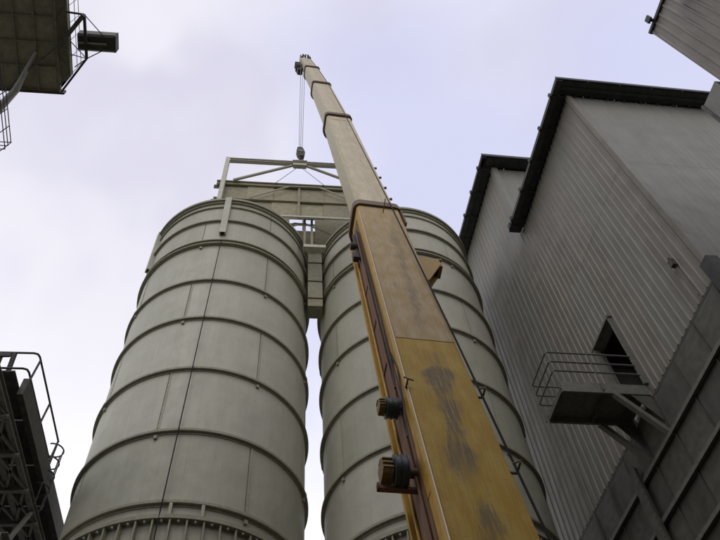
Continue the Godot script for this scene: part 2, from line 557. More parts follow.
func boom_section(p: Vector3, q: Vector3, w: float, mat: Material, plate: Material, parent: Node3D, label: String, splits: Array) -> void:
	var d := (q - p).normalized()
	var x := (BX - d * BX.dot(d)).normalized()
	var n := x.cross(d).normalized()
	if n.dot(BN) < 0.0:
		n = -n
	var h := w * 0.5
	# outline: rounded at the top edges, rounder underneath
	var prof := [Vector2(-h + 0.05, -0.004), Vector2(-h + 0.015, -0.02), Vector2(-h, -0.06), Vector2(-h, -0.62 * w), Vector2(-h * 0.82, -0.84 * w), Vector2(-h * 0.45, -0.97 * w), Vector2(h * 0.45, -0.97 * w), Vector2(h * 0.82, -0.84 * w), Vector2(h, -0.62 * w), Vector2(h, -0.06), Vector2(h - 0.015, -0.02), Vector2(h - 0.05, -0.004)]
	var st := new_st()
	var m := (p + q) * 0.5 - n * h
	for i in prof.size():
		var a: Vector2 = prof[i]
		var b: Vector2 = prof[(i + 1) % prof.size()]
		var pa := p + x * a.x + n * a.y
		var pb := p + x * b.x + n * b.y
		face4(st, pa, pb, pb + (q - p), pa + (q - p), m)
	for e in [p, q]:
		var nn: Vector3 = -d if e == p else d
		for i in range(1, prof.size() - 1):
			tri(st, e + x * prof[0].x + n * prof[0].y, e + x * prof[i].x + n * prof[i].y, e + x * prof[i + 1].x + n * prof[i + 1].y, nn)
	var sec := part(st, "boom_section", mat, parent, label)
	# cover plates of the face, each with its own wear
	var len := (q - p).length()
	for s in splits:
		var t0: float = s[0] * len + 0.012
		var t1: float = s[1] * len - 0.012
		var pm: Material = s[2]
		st = new_st()
		var a := p + d * t0 - x * (h - 0.05)
		var b := p + d * t0 + x * (h - 0.05)
		var c := p + d * t1 + x * (h - 0.05)
		var e := p + d * t1 - x * (h - 0.05)
		var k := n * 0.012
		tri(st, a + k, b + k, c + k, n, Vector2(0, 1), Vector2(1, 1), Vector2(1, 0))
		tri(st, a + k, c + k, e + k, n, Vector2(0, 1), Vector2(1, 0), Vector2(0, 0))
		for g in [[a, b], [b, c], [c, e], [e, a]]:
			face4(st, g[0], g[1], g[1] + k, g[0] + k, (a + c) * 0.5)
		part(st, "cover_plate", pm, sec)

# ring frame round a section end
func boom_collar(p: Vector3, d: Vector3, w: float, grow: float, thick: float, parent: Node3D) -> void:
	var x := (BX - d * BX.dot(d)).normalized()
	var n := x.cross(d).normalized()
	if n.dot(BN) < 0.0:
		n = -n
	var h := w * 0.5
	var outl := []
	var inl := []
	var corners := [[Vector2(-h, 0), 90.0, 180.0, 0.10], [Vector2(-h, -w * 0.97), 180.0, 270.0, 0.3], [Vector2(h, -w * 0.97), 270.0, 360.0, 0.3], [Vector2(h, 0), 0.0, 90.0, 0.10]]
	for c in corners:
		var r: float = c[3] * w
		var cc := Vector2(c[0].x - signf(c[0].x) * r, c[0].y + (r if c[0].y < -0.1 else -r))
		for i in 6:
			var a := deg_to_rad(lerpf(c[1], c[2], i / 5.0))
			var u := Vector2(cos(a), sin(a))
			inl.append(cc + u * (r - 0.02))
			outl.append(cc + u * (r + grow))
	var st := new_st()
	var m := p - n * h
	for i in outl.size():
		var j := (i + 1) % outl.size()
		var oa: Vector3 = p + x * outl[i].x + n * outl[i].y
		var ob: Vector3 = p + x * outl[j].x + n * outl[j].y
		var ia: Vector3 = p + x * inl[i].x + n * inl[i].y
		var ib: Vector3 = p + x * inl[j].x + n * inl[j].y
		face4(st, oa, ob, ob + d * thick, oa + d * thick, m)
		face4(st, oa, ob, ib, ia, m + d * 5.0)
		face4(st, oa + d * thick, ob + d * thick, ib + d * thick, ia + d * thick, m - d * 5.0)
	part(st, "collar", M.collar, parent)

func make_crane() -> void:
	var t := thing("mobile_crane", "yellow telescopic mobile crane with its long boom raised in front of the silos", "crane", Vector3(1.2, 0, -5.2))
	var F: Array[Vector3] = [BP(0, -3.6, 0), Vector3(0.60, 17.51, -8.65), Vector3(-0.19, 28.73, -10.53), Vector3(-0.91, 37.31, -12.05), Vector3(-1.49, 43.07, -13.0), Vector3(-1.96, 46.94, -13.59)]
	var W := [1.075, 0.955, 0.88, 0.79, 0.68]
	var mats := [M.yellow, M.cream, M.cream, M.cream, M.cream]
	var labs := ["ochre yellow base section of the boom", "faded cream second section of the boom", "faded cream third section of the boom", "cream fourth section of the boom", "cream tip section of the boom"]
	for i in 5:
		var p: Vector3 = F[i]
		var q: Vector3 = F[i + 1]
		var d := (q - p).normalized()
		var s: Array = [[0.0, 1.0, M.plate_top]]
		if i == 0:
			var L := (q - p).length()
			s = [[0.0, 7.56 * BK / L, M.plate_low], [7.56 * BK / L, 1.0, M.plate_mid]]
		else:
			p -= d * 0.7 + BN * 0.035 * 1.0
			q -= BN * 0.035
		boom_section(p, q, W[i], mats[i], s[0][2], t, labs[i], s)
	for i in range(1, 5):
		var d: Vector3 = (F[i] - F[i - 1]).normalized()
		boom_collar(F[i] - d * 0.02, d, W[i - 1], [0.0, 0.075, 0.06, 0.05, 0.045][i], [0.0, 0.30, 0.36, 0.34, 0.3][i], t)
	var st: SurfaceTool
	# pale worn strip along the left edge of the base face, yellow flange and pipes on its left side
	st = new_st()
	tube(st, BP(-0.462, -2.0, 0.004), BP(-0.485, 9.7, 0.004), 0.008, 6)
	part(st, "edge_strip", M.trim, t)
	st = new_st()
	hexa(st, BP(-0.503, -2.0, -0.66), BD * 13.0 - BX * 0.03, BX * 0.02, BN * 0.52)
	part(st, "side_plate", M.rust, t, "rust brown side plate of the base section")
	st = new_st()
	hexa(st, BP(-0.56, -2.0, -0.80), BD * 12.9 - BX * 0.03, BX * 0.10, BN * 0.07)
	part(st, "side_flange", M.yellow, t)
	for z in [-0.62, -0.30]:
		st = new_st()
		tube(st, BP(-0.52, -2.0, z), BP(-0.56, 9.3, z), 0.022, 8)
		part(st, "hydraulic_pipe", M.yellow if z < -0.5 else M.rust, t)
	for k in 4:
		var tt := 3.9 + k * 1.4
		st = new_st()
		hexa(st, BP(-0.535, tt, -0.68), BX * 0.045, BD * 0.04, BN * 0.44)
		part(st, "pipe_clamp", M.rust, t)
	# hoist rope along the right edge, over the guides to the tip
	st = new_st()
	path_tube(st, [BP(0.58, -3.0, 0.03), BP(0.53, 0.1, 0.03), BP(0.45, 4.0, 0.035), BP(0.24, 9.75, 0.12)], 0.017, 6)
	path_tube(st, [BP(0.24, 9.75, 0.12), Vector3(0.02, 28.75, -10.42), Vector3(-0.70, 37.4, -11.95), Vector3(-1.34, 43.1, -12.88), Vector3(-1.88, 47.2, -13.5)], 0.014, 6)
	part(st, "hoist_rope", M.rope, t)
	for g in [[0.50, 1.05], [0.48, 2.55], [-0.46, 2.62]]:
		st = new_st()
		var sg := signf(g[0])
		hexa(st, BP(g[0] - 0.2 * sg, g[1], -0.03), BX * 0.25 * sg, BD * 0.025, BN * 0.03)
		tube(st, BP(g[0] + 0.03 * sg, g[1] + 0.02, -0.02), BP(g[0] + 0.03 * sg, g[1] + 0.02, 0.13), 0.016, 6)
		tube(st, BP(g[0] - 0.05 * sg, g[1] + 0.02, 0.1), BP(g[0] + 0.07 * sg, g[1] + 0.09, 0.1), 0.012, 6)
		part(st, "rope_guide", M.collar, t)
	for k in 4:
		var q: Vector3 = F[1] + (F[2] - F[1]) * (0.10 + 0.09 * k) + BX * 0.455 - BN * 0.06
		st = new_st()
		hexa(st, q - BN * 0.05, BX * 0.10, BD * 0.035, BN * 0.05)
		hexa(st, q + BX * 0.07 - BN * 0.05, BX * 0.03, BD * 0.14, BN * 0.04)
		part(st, "pipe_bracket", M.collar, t)
	# fittings of the first collar
	st = new_st()
	hexa(st, BP(0.50, 9.75, -0.30), BX * 0.10, BD * 0.75, BN * 0.03)
	hexa(st, BP(0.46, 9.2, -0.05), BX * 0.035, BD * 0.95, BN * 0.10)
	part(st, "guide_fin", M.collar, t)
	st = new_st()
	tube(st, BP(-0.70, 8.65, -0.42), BP(-0.56, 8.65, -0.42), 0.09, 12)
	hexa(st, BP(-0.68, 8.05, -0.52), BX * 0.13, BD * 0.3, BN * 0.13)
	hexa(st, BP(-0.60, 8.05, -0.47), BX * 0.07, BD * 1.5, BN * 0.05)
	part(st, "limit_switch", M.dark, t)
	st = new_st()
	tube(st, BP(0.02, 9.65, 0.05), BP(0.02, 9.65, 0.38), 0.012, 6)
	part(st, "pin", M.collar, t)
	# perforated bracket standing out on the right
	st = new_st()
	prism(st, [BP(0.46, 6.9, -0.25), BP(0.62, 6.9, -0.25), BP(1.0, 7.75, -0.25), BP(1.0, 8.0, -0.25), BP(0.46, 8.0, -0.25)], BN * -0.05)
	prism(st, [BP(0.46, 6.9, -0.52), BP(0.62, 6.9, -0.52), BP(1.0, 7.75, -0.52), BP(1.0, 8.0, -0.52), BP(0.46, 8.0, -0.52)], BN * -0.05)
	hexa(st, BP(0.46, 8.0, -0.58), BX * 0.68, BD * 0.05, BN * 0.36)
	for k in 5:
		hexa(st, BP(0.50 + k * 0.12, 8.045, -0.52), BX * 0.075, BD * 0.10, BN * 0.24)
	hexa(st, BP(0.98, 7.75, -0.56), BX * 0.08, BD * 0.30, BN * 0.30)
	part(st, "side_bracket", M.yellow_mid, t, "ochre steel bracket on the right of the base section")
	# two hose reels on the left: drum, flanges, gearbox on a bracket
	for g in [[-0.66, 2.58, 0.16, 0.09], [-0.73, 1.30, 0.225, 0.14]]:
		var x: float = g[0]
		var tt: float = g[1]
		var r: float = g[2]
		var gw: float = g[3]
		st = new_st()
		tube(st, BP(x + 0.10, tt, -0.30), BP(x - 0.04, tt, -0.30), r * 0.9, 24)
		var drum := part(st, "hose_reel", M.reel, t)
		for e in [0.10, 0.03, -0.04]:
			st = new_st()
			tube(st, BP(x + e, tt, -0.30), BP(x + e - 0.016, tt, -0.30), r, 26)
			part(st, "flange", M.reel, drum)
		st = new_st()
		tube(st, BP(x + 0.22, tt, -0.30), BP(x - 0.10, tt, -0.30), r * 0.3, 14)
		part(st, "hub", M.collar, drum)
		st = new_st()
		var y0 := tt - r * 0.55
		var z0 := -0.30 - r * 0.5
		var sec := []
		for q in [[0.0, 0.12], [0.12, 0.0], [0.88, 0.0], [1.0, 0.12], [1.0, 0.88], [0.88, 1.0], [0.12, 1.0], [0.0, 0.88]]:
			sec.append(BP(x - 0.07, y0 + q[0] * r * 1.1, z0 + q[1] * r * 1.0))
		prism(st, sec, BX * -gw)
		part(st, "gearbox", M.yellow_dark, drum)
		for q in [0.2, 0.5, 0.8]:
			st = new_st()
			hexa(st, BP(x - 0.07, y0 + r * 1.1 * q, z0 - 0.012), BX * (-gw + 0.01), BD * 0.02, BN * (r * 1.0 + 0.03) * BK)
			part(st, "cooling_rib", M.yellow_dark, drum)
		st = new_st()
		hexa(st, BP(x - 0.09, tt + r * 0.66, -0.36), BX * (-gw * 0.8), BD * 0.03, BN * 0.10)
		hexa(st, BP(x - 0.09, tt + r * 0.66, -0.36), BX * 0.03, BD * -0.16, BN * 0.10)
		part(st, "bracket", M.rope, drum)
		if tt < 2.0:
			st = new_st()
			hexa(st, BP(x - 0.10 - gw, tt - r * 0.92, -0.42), BX * (gw + 0.42), BD * 0.05, BN * 0.07)
			hexa(st, BP(x - 0.10 - gw, tt - r * 0.92, -0.42), BX * 0.03, BD * 0.10, BN * 0.07)
			part(st, "bracket", M.rust, drum)
	st = new_st()
	path_tube(st, [BP(-0.60, 2.75, -0.1), BP(-0.56, 3.4, -0.12), BP(-0.53, 5.0, -0.16), BP(-0.55, 8.9, -0.2)], 0.017, 6)
	part(st, "hose", M.rubber, t)
	st = new_st()
	path_tube(st, [BP(-0.62, 1.6, -0.03), BP(-0.55, 2.3, -0.08), BP(-0.50, 3.3, -0.1), BP(-0.52, 4.0, -0.22)], 0.015, 6)
	part(st, "hose", M.rubber, t)
	# gusset under the lower reel
	st = new_st()
	hexa(st, BP(-0.50, 0.75, -0.5), BX * 0.03, BD * 0.95, BN * 0.46)
	part(st, "gusset", M.yellow, t)
	# boom head with sheaves
	var hp: Vector3 = F[5]
	var hdv: Vector3 = (F[5] - F[4]).normalized()
	for s in [-0.30, 0.26]:
		st = new_st()
		prism(st, [hp + BX * s + BN * 0.05 - hdv * 0.1, hp + BX * s + BN * 0.05 + hdv * 0.7, hp + BX * s - BN * 0.55 + hdv * 0.75, hp + BX * s - BN * 1.0 + hdv * 0.1, hp + BX * s - BN * 0.9 - hdv * 0.5], BX * 0.05)
		part(st, "head_plate", M.collar, t)
	for k in 3:
		st = new_st()
		var q := hp - BN * 0.75 + BX * (-0.18 + k * 0.16)
		tube(st, q, q + BX * 0.09, 0.30, 18)
		q = hp - BN * 0.1 + hdv * 0.55 + BX * (-0.18 + k * 0.16)
		part(st, "sheave", M.dark, t)
		st = new_st()
		tube(st, q, q + BX * 0.09, 0.24, 18)
		part(st, "sheave", M.dark, t)
	st = new_st()
	hexa(st, hp - BX * 0.62 - BN * 0.45 - hdv * 2.2, BX * 0.26, BN * -0.35, hdv * 1.7)
	tube(st, hp - BX * 0.66 - BN * 0.5 - hdv * 0.3, hp - BX * 0.30 - BN * 0.5 - hdv * 0.3, 0.22, 14)
	tube(st, hp - BX * 0.68 - BN * 0.5 - hdv * 1.3, hp - BX * 0.30 - BN * 0.5 - hdv * 1.3, 0.26, 14)
	part(st, "rope_guard", M.dark, t)
	for k in 3:
		st = new_st()
		var q := hp + BX * (-0.25 + k * 0.22) + hdv * 0.6
		tube(st, q, q + hdv * (0.35 + 0.2 * (k % 2)), 0.035, 6)
		part(st, "pin", M.collar, t)
	# falls of rope and the hook block
	var hx := Vector3(-2.14, 0, -13.57)
	st = new_st()
	for o in [-0.07, 0.0, 0.075]:
		tube(st, hx + BX * o + Vector3(0, 32.9, 0), hx + BX * o * 1.8 + Vector3(0, 46.4, 0), 0.013, 6)
	part(st, "hoist_rope", M.wire, t)
	st = new_st()
	tube(st, hx + Vector3(0, 44.6, 0), hx + Vector3(0, 44.9, 0), 0.08, 8)
	part(st, "limit_weight", M.dark, t)
	st = new_st()
	var f1 := BX
	var f2 := Vector3(BX.z, 0, -BX.x)
	var hpts := []
	for g in [[-0.15, 0.92], [0.03, 0.98], [0.13, 0.80], [0.20, 0.42], [0.15, 0.05], [-0.04, 0.0], [-0.14, 0.22], [-0.19, 0.55]]:
		hpts.append(hx + f1 * g[0] + f2 * 0.11 + Vector3(0, 32.0 + g[1], 0))
	prism(st, hpts, f2 * -0.22)
	var hb := part(st, "hook_block", M.dark, t)
	st = new_st()
	tube(st, hx - f2 * 0.13 + Vector3(0, 32.55, 0), hx + f2 * 0.13 + Vector3(0, 32.55, 0), 0.15, 16)
	part(st, "sheave", M.steel_edge, hb)
	st = new_st()
	tube(st, hx + Vector3(0, 32.05, 0), hx + Vector3(0, 31.86, 0), 0.055, 8)
	var pts := []
	for i in 9:
		var a := deg_to_rad(90.0 - i * 32.0)
		pts.append(hx + f1 * (cos(a) * 0.13) + Vector3(0, 31.74 + sin(a) * 0.13, 0))
	path_tube(st, pts, 0.036, 8)
	part(st, "hook", M.dark, hb)
	# superstructure and carrier that carry the boom
	var o := BP(0.0, -3.6, -0.47)
	st = new_st()
	for s in [-0.62, 0.54]:
		prism(st, [o + BX * s + BN * 1.6 + Vector3(0, -0.7, 0), o + BX * s + BN * 0.9 + Vector3(0, 0.5, 0), o + BX * s - BN * 0.7 + Vector3(0, 0.5, 0), o + BX * s - BN * 2.2 + Vector3(0, -0.75, 0)], BX * 0.08)
	part(st, "slewing_frame", M.yellow, t)
	st = new_st()
	tube(st, Vector3(o.x, 1.35, o.z), Vector3(o.x, 1.75, o.z), 0.9, 28)
	part(st, "slewing_ring", M.dark, t)
	st = new_st()
	var g := Vector3(o.x, 0.75, o.z)
	hexa(st, g - hd(75.5) * 1.25 - hd(-14.5) * 3.6, hd(75.5) * 2.5, hd(-14.5) * 7.6, Vector3(0, 0.6, 0))
	part(st, "carrier", M.yellow, t)
	for i in 4:
		for s in [-1.0, 1.0]:
			st = new_st()
			var q: Vector3 = g - hd(-14.5) * (2.9 - i * 1.95) + hd(75.5) * (s * 1.1)
			q.y = 0.52
			tube(st, q, q + hd(75.5) * (s * 0.32), 0.52, 22)
			part(st, "wheel", M.rubber, t)

# ---------------------------------------------------------------- lifting frame over the silos
func make_top_platform() -> void:
	var t := thing("silo_top_platform", "olive panelled steel frame with a gantry on top of the two silos", "platform", PV(0.2, 14.0, 26.1))
	var st: SurfaceTool
	# clad front: two rows of sheet panels in a light frame
	for i in 6:
		for k in 2:
			st = new_st()
			var u0 := -2.95 + i * 1.05
			var y0 := 26.92 + k * 1.25
			var v0 := 14.0 + 0.032 * ((i + k) % 2)
			pbox(st, u0, u0 + 1.075, v0, v0 + 0.028, y0, y0 + 1.245)
			part(st, "panel", M.deck if (i + k) % 3 != 1 else M.deck2, t)
	for g in [[26.84, 0.10], [28.13, 0.07], [29.40, 0.16]]:
		st = new_st()
		pbox(st, -3.2, 3.36, 13.92, 13.995, g[0], g[0] + g[1])
		part(st, "rail", M.deck2 if g[0] > 27.0 else M.pale, t)
	st = new_st()
	pbox(st, -3.2, 3.36, 13.86, 14.12, 29.56, 29.62)
	part(st, "top_flashing", M.ring, t)
	for u in [-2.9, 0.24, 3.25]:
		st = new_st()
		pbox(st, u - 0.05, u + 0.05, 13.93, 13.99, 26.95, 29.40)
		part(st, "upright", M.deck2, t)
	for g in [[-1.75, 28.2, -0.17, 29.36], [-0.17, 29.36, 1.08, 29.40], [1.08, 29.40, 2.3, 28.45]]:
		st = new_st()
		tube(st, PV(g[0], 13.88, g[1]), PV(g[2], 13.88, g[3]), 0.034, 8)
		part(st, "brace", M.pale, t)
	for g in [[-3.32, 29.44], [-3.30, 28.15]]:
		st = new_st()
		hbeam(st, PV(g[0], 14.1, g[1]), PV(3.4, 14.1, g[1]), 0.10, 0.16)
		part(st, "purlin", M.ring, t)
	# gantry: posts, top beam, knee braces, lug and tie rods
	for u in [-2.92, 3.28]:
		st = new_st()
		hbeam(st, PV(u, 13.78, 26.1), PV(u, 13.78, 31.58), 0.17, 0.17, hd(80.0))
		part(st, "post", M.pale, t)
	st = new_st()
	hbeam(st, PV(-2.83, 13.78, 31.43), PV(3.3, 13.78, 31.43), 0.17, 0.22)
	part(st, "top_beam", M.pale, t)
	for g in [[-2.5, 0.0], [2.95, 0.48]]:
		st = new_st()
		bar(st, PV(g[0], 13.78, 29.5), PV(g[1], 13.78, 31.28), 0.08, 0.11)
		part(st, "knee_brace", M.ring, t)
	st = new_st()
	pbox(st, -0.09, 0.56, 13.66, 13.90, 31.55, 31.59)
	prism(st, [PV(0.07, 13.77, 31.59), PV(0.40, 13.77, 31.59), PV(0.31, 13.77, 31.80), PV(0.16, 13.77, 31.80)], hd(-10.0) * 0.03)
	pbox(st, -0.06, 0.53, 13.68, 13.88, 31.14, 31.31)
	part(st, "lifting_lug", M.pale, t)
	for u in [-0.80, 1.33]:
		st = new_st()
		tube(st, PV(0.22, 13.78, 31.2), PV(u, 13.85, 29.5), 0.013, 6)
		part(st, "tie_rod", M.wire, t)
	# rear wall panels with an open bay
	for g in [[-1.6, -0.12, 26.3, 30.2, 15.5], [0.98, 3.0, 26.3, 30.2, 15.5], [-0.16, 1.02, 26.3, 28.58, 15.55], [-0.16, 1.02, 29.6, 30.2, 15.55]]:
		st = new_st()
		pbox(st, g[0], g[1], g[4], g[4] + 0.04, g[2], g[3])
		part(st, "rear_panel", M.deck2, t)
	st = new_st()
	pbox(st, -0.10, 0.98, 15.44, 15.49, 28.90, 29.0)
	pbox(st, 0.44, 0.52, 15.43, 15.485, 28.5, 29.7)
	bar(st, PV(-0.1, 15.40, 28.6), PV(0.45, 15.40, 28.95), 0.05, 0.05)
	bar(st, PV(0.98, 15.40, 28.6), PV(0.55, 15.40, 28.95), 0.05, 0.05)
	part(st, "bay_frame", M.ring, t)
	# braces, posts and a bridge beam between the silos
	for g in [[-0.4, 28.95, 0.1, 29.35, 14.9], [0.1, 29.35, 0.6, 29.3, 14.9], [0.6, 29.3, 1.9, 28.3, 14.9]]:
		st = new_st()
		tube(st, PV(g[0], g[4], g[1] - 1.3), PV(g[2], g[4], g[3] - 1.3), 0.035, 8)
		part(st, "brace", M.pale, t)
	for u in [0.50, 0.78]:
		st = new_st()
		hbeam(st, PV(u, 14.3, 24.95), PV(u, 14.3, 27.3), 0.09, 0.09, hd(80.0))
		part(st, "post", M.deck2, t)
	st = new_st()
	pbox(st, 0.46, 1.28, 14.02, 14.26, 24.78, 24.95)
	part(st, "bridge_beam", M.pale, t)

	var b := thing("connecting_duct", "narrow stacked steel duct wedged high in the gap between the two silos", "duct", PV(0.92, 15.1, 22.2))
	var y := 22.2
	for k in 6:
		var hh := 0.62 if k > 1 else 0.45
		st = new_st()
		pbox(st, 0.66, 1.18, 14.85 - 0.04 * (k % 2), 15.4, y, y + hh - 0.03)
		part(st, "duct_segment", M.deck2 if k < 2 else M.ring, b)
		y += hh

# ---------------------------------------------------------------- clad buildings
# rows of sheets on a wall along e; sheets are [s0, s1, y0, y1]
func clad_wall(t: Node3D, o: Vector3, e: Vector3, n: Vector3, rects: Array, front := false, pitch := 0.2) -> void:
	var i := 0
	for r in rects:
		var st := new_st()
		sheet(st, o, e, Vector3.UP, n, r[0], r[1], r[2], r[3], pitch, 0.012 if front else 0.024, 0.003 * (i % 2))
		part(st, "cladding_sheet", M.clad_front if front else [M.clad, M.clad2, M.clad3][(i * 5 + i / 3) % 3], t)
		i += 1

func make_buildings() -> void:
	var st: SurfaceTool
	var ea := hd(78.5)
	var eb := hd(-14.5)
	var nl := Vector3(eb.z, 0, -eb.x)          # out of the long side wall
	if nl.dot(ea) > 0.0:
		nl = -nl
	var nf := Vector3(ea.z, 0, -ea.x)          # out of the front wall
	if nf.dot(eb) > 0.0:
		nf = -nf
	# --- main hall
	var t := thing("clad_building", "grey corrugated plant building with dark eaves and a small steel balcony", "building", AB(4.0, 2.5, 0))
	st = new_st()
	abox(st, 0.05, 9.0, 0.05, 5.1, 0.0, 14.03)
	abox(st, 0.05, 9.0, 0.05, 5.1, 17.6, 24.1)
	abox(st, 0.05, 0.17, 0.05, 3.34, 14.03, 17.6)
	abox(st, 0.05, 0.17, 4.52, 5.1, 14.03, 17.6)
	abox(st, 0.05, 0.17, 3.34, 4.52, 16.6, 17.6)
	abox(st, 0.17, 9.0, 0.05, 0.3, 14.03, 17.6)
	abox(st, 0.17, 9.0, 4.95, 5.1, 14.03, 17.6)
	abox(st, 8.7, 9.0, 0.3, 4.95, 14.03, 17.6)
	part(st, "wall_core", M.clad2, t)
	var rects := []
	for s in [[0.0, 1.12], [1.12, 2.24], [2.24, 3.36], [3.36, 4.5], [4.5, 5.12]]:
		var lo := 13.72
		if s[0] > 3.3 and s[1] < 4.6:
			rects.append([s[0], s[1], 13.72, 14.04])
			lo = 16.6
		rects.append([s[0], s[1], lo, 19.2])
		rects.append([s[0], s[1], 19.14, 24.12])
	clad_wall(t, AB(0, 0, 0), eb, nl, rects, false, 0.22)
	rects = []
	for k in 8:
		rects.append([k * 1.12, k * 1.12 + 1.12, 13.72, 19.2])
		rects.append([k * 1.12, k * 1.12 + 1.12, 19.14, 24.12])
	clad_wall(t, AB(0, 0, 0), ea, nf, rects, true)
	# corner flashing
	st = new_st()
	abox(st, -0.05, -0.04, -0.05, 0.10, 13.72, 24.1)
	abox(st, -0.04, 0.12, -0.05, -0.04, 13.72, 24.1)
	part(st, "corner_flashing", M.clad, t)
	# roof: ribbed sheets over purlins, all round overhang
	for k in 9:
		st = new_st()
		var a0 := -0.46 + k * 1.08
		sheet(st, AB(a0, -0.53, 24.30), ea, eb, Vector3.UP, 0.0, 1.075, 0.0, 5.5, 0.27, 0.07)
		part(st, "roof_sheet", M.roof, t)
	for b in [-0.30, 0.02]:
		st = new_st()
		abox(st, -0.50, 9.2, b, b + 0.09, 24.13, 24.285)
		part(st, "purlin", M.roof, t)
	st = new_st()
	abox(st, -0.50, 9.2, -0.50, -0.02, 24.20, 24.22)
	abox(st, -0.46, -0.02, -0.02, 5.2, 24.20, 24.22)
	part(st, "soffit", M.roof, t)
	gutter(t, -0.40, -0.50, 4.86, 24.10)
	st = new_st()
	abox(st, -0.52, 9.2, -0.56, -0.53, 24.16, 24.32)
	part(st, "fascia", M.roof, t)
	for k in 16:
		st = new_st()
		abox(st, -0.35 + k * 0.56, -0.29 + k * 0.56, -0.06, -0.03, 24.02, 24.19)
		part(st, "wall_clip", M.roof, t)
	for k in 9:
		st = new_st()
		abox(st, -0.06, -0.03, 0.15 + k * 0.55, 0.22 + k * 0.55, 24.02, 24.19)
		part(st, "wall_clip", M.roof, t)
	# door opening
	st = new_st()
	abox(st, 0.03, 0.20, 3.342, 3.36, 14.06, 16.58)
	abox(st, 0.03, 0.20, 4.50, 4.518, 14.06, 16.58)
	abox(st, 0.03, 0.20, 3.36, 4.50, 14.035, 14.055)
	abox(st, 0.03, 0.20, 3.36, 4.50, 16.58, 16.598)
	part(st, "door_reveal", M.clad2, t)
	st = new_st()
	abox(st, -0.10, 0.06, 4.44, 4.52, 14.05, 16.6)
	abox(st, -0.10, 0.06, 3.34, 3.40, 14.05, 16.6)
	abox(st, -0.12, 0.06, 3.30, 4.56, 16.6, 16.68)
	part(st, "door_frame", M.steel_edge, t)
	st = new_st()
	abox(st, 0.9, 1.0, 3.5, 3.55, 14.05, 16.5)
	abox(st, 0.9, 1.0, 3.36, 4.5, 15.2, 15.25)
	part(st, "inner_rail", M.steel, t)
	# lamp on the side wall
	st = new_st()
	abox(st, -0.16, -0.05, 0.58, 0.70, 14.92, 15.14)
	tube(st, AB(-0.11, 0.64, 15.14), AB(-0.11, 0.64, 15.24), 0.03, 8)
	part(st, "junction_box", M.dark, t)
	st = new_st()
	tube(st, AB(-0.06, 0.64, 13.8), AB(-0.06, 0.64, 14.92), 0.014, 6)
	part(st, "conduit", M.steel_edge, t)
	# --- stiffened steel casing under the cladding
	st = new_st()
	abox(st, -0.02, 0.04, -0.1, 12.0, 0.0, 13.70)
	part(st, "casing_wall", M.dark, t)
	var ys := [13.60, 12.47, 11.39, 10.37, 9.3, 8.2, 7.1]
	for i in 6:
		for k in 11:
			st = new_st()
			var b0 := 0.18 + (k - 1) * 1.04
			abox(st, -0.055, -0.025, maxf(b0 + 0.015, -0.1), b0 + 1.025, ys[i + 1] + 0.02, ys[i] - 0.02)
			part(st, "casing_plate", M.steel if (i + k) % 3 != 0 else M.steel2, t)
			st = new_st()
			b0 += 1.04
			abox(st, -0.10, -0.02, b0 - 0.010, b0 + 0.010, ys[i + 1] + 0.015, ys[i] - 0.015)
			part(st, "stiffener", M.steel2, t)
	for i in 7:
		st = new_st()
		var pr := -0.06 if i == 0 else -0.16
		abox(st, pr, -0.02, -0.35, 12.0, ys[i] - 0.012, ys[i] + 0.012)
		if i > 0:
			abox(st, pr - 0.014, pr, -0.35, 12.0, ys[i] - 0.06, ys[i] + 0.04)
		part(st, "flange", M.steel if i == 0 else M.steel_edge, t)
	st = new_st()
	abox(st, -0.42, -0.16, -0.40, -0.12, 9.0, 13.70)
	part(st, "corner_post", M.roof, t)
	# H column in front of the flanges
	st = new_st()
	abox(st, -0.26, -0.176, 4.90, 5.12, 0.0, 12.85)
	abox(st, -0.28, -0.26, 4.86, 5.16, 0.0, 12.85)
	part(st, "column", M.steel, t)
	for k in 14:
		st = new_st()
		var y := 12.6 - k * 0.16
		tube(st, AB(-0.278, 4.90, y), AB(-0.298, 4.90, y), 0.018, 6)
		part(st, "bolt", M.steel_edge, t)
	# --- balcony
	st = new_st()
	abox(st, -2.15, -0.06, 3.42, 4.40, 13.86, 13.88)
	var bal := part(st, "balcony_deck", M.steel_edge, t)
	for g in [[3.40, 3.46], [4.36, 4.42]]:
		st = new_st()
		abox(st, -2.17, -0.06, g[0], g[1], 13.70, 14.02)
		part(st, "edge_channel", M.steel_edge, bal)
	for a in [-2.19, -1.15, -0.4]:
		st = new_st()
		abox(st, a, a + 0.05, 3.46, 4.36, 13.72, 13.855)
		part(st, "joist", M.steel, bal)
	for y in [14.35, 14.68, 15.02]:
		st = new_st()
		path_tube(st, [AB(-0.06, 3.36, y), AB(-2.20, 3.36, y), AB(-2.24, 3.40, y), AB(-2.24, 4.42, y), AB(-2.20, 4.46, y), AB(-0.06, 4.46, y)], 0.022, 8)
		part(st, "rail", M.steel_edge, bal)
	for g in [[-2.22, 3.38], [-2.22, 4.44], [-1.2, 3.36], [-1.2, 4.46]]:
		st = new_st()
		tube(st, AB(g[0], g[1], 13.75), AB(g[0], g[1], 15.02), 0.02, 8)
		part(st, "post", M.steel, bal)
	for b in [3.43, 4.39]:
		st = new_st()
		bar(st, AB(-0.95, b, 13.70), AB(-0.12, b, 12.56), 0.12, 0.12, eb)
		part(st, "strut", M.steel_edge, bal)
		st = new_st()
		prism(st, [AB(-0.06, b - 0.01, 13.7), AB(-0.55, b - 0.01, 13.7), AB(-0.06, b - 0.01, 12.9)], eb * 0.02)
		part(st, "gusset", M.steel, bal)

	# --- taller block behind it
	var k2 := thing("clad_tower_block", "taller grey corrugated block with dark eaves rising behind the main building", "building", AB(3.0, 9.0, 0))
	st = new_st()
	abox(st, 0.05, 6.0, 5.15, 13.0, 0.0, 29.35)
	part(st, "wall_core", M.clad2, k2)
	st = new_st()
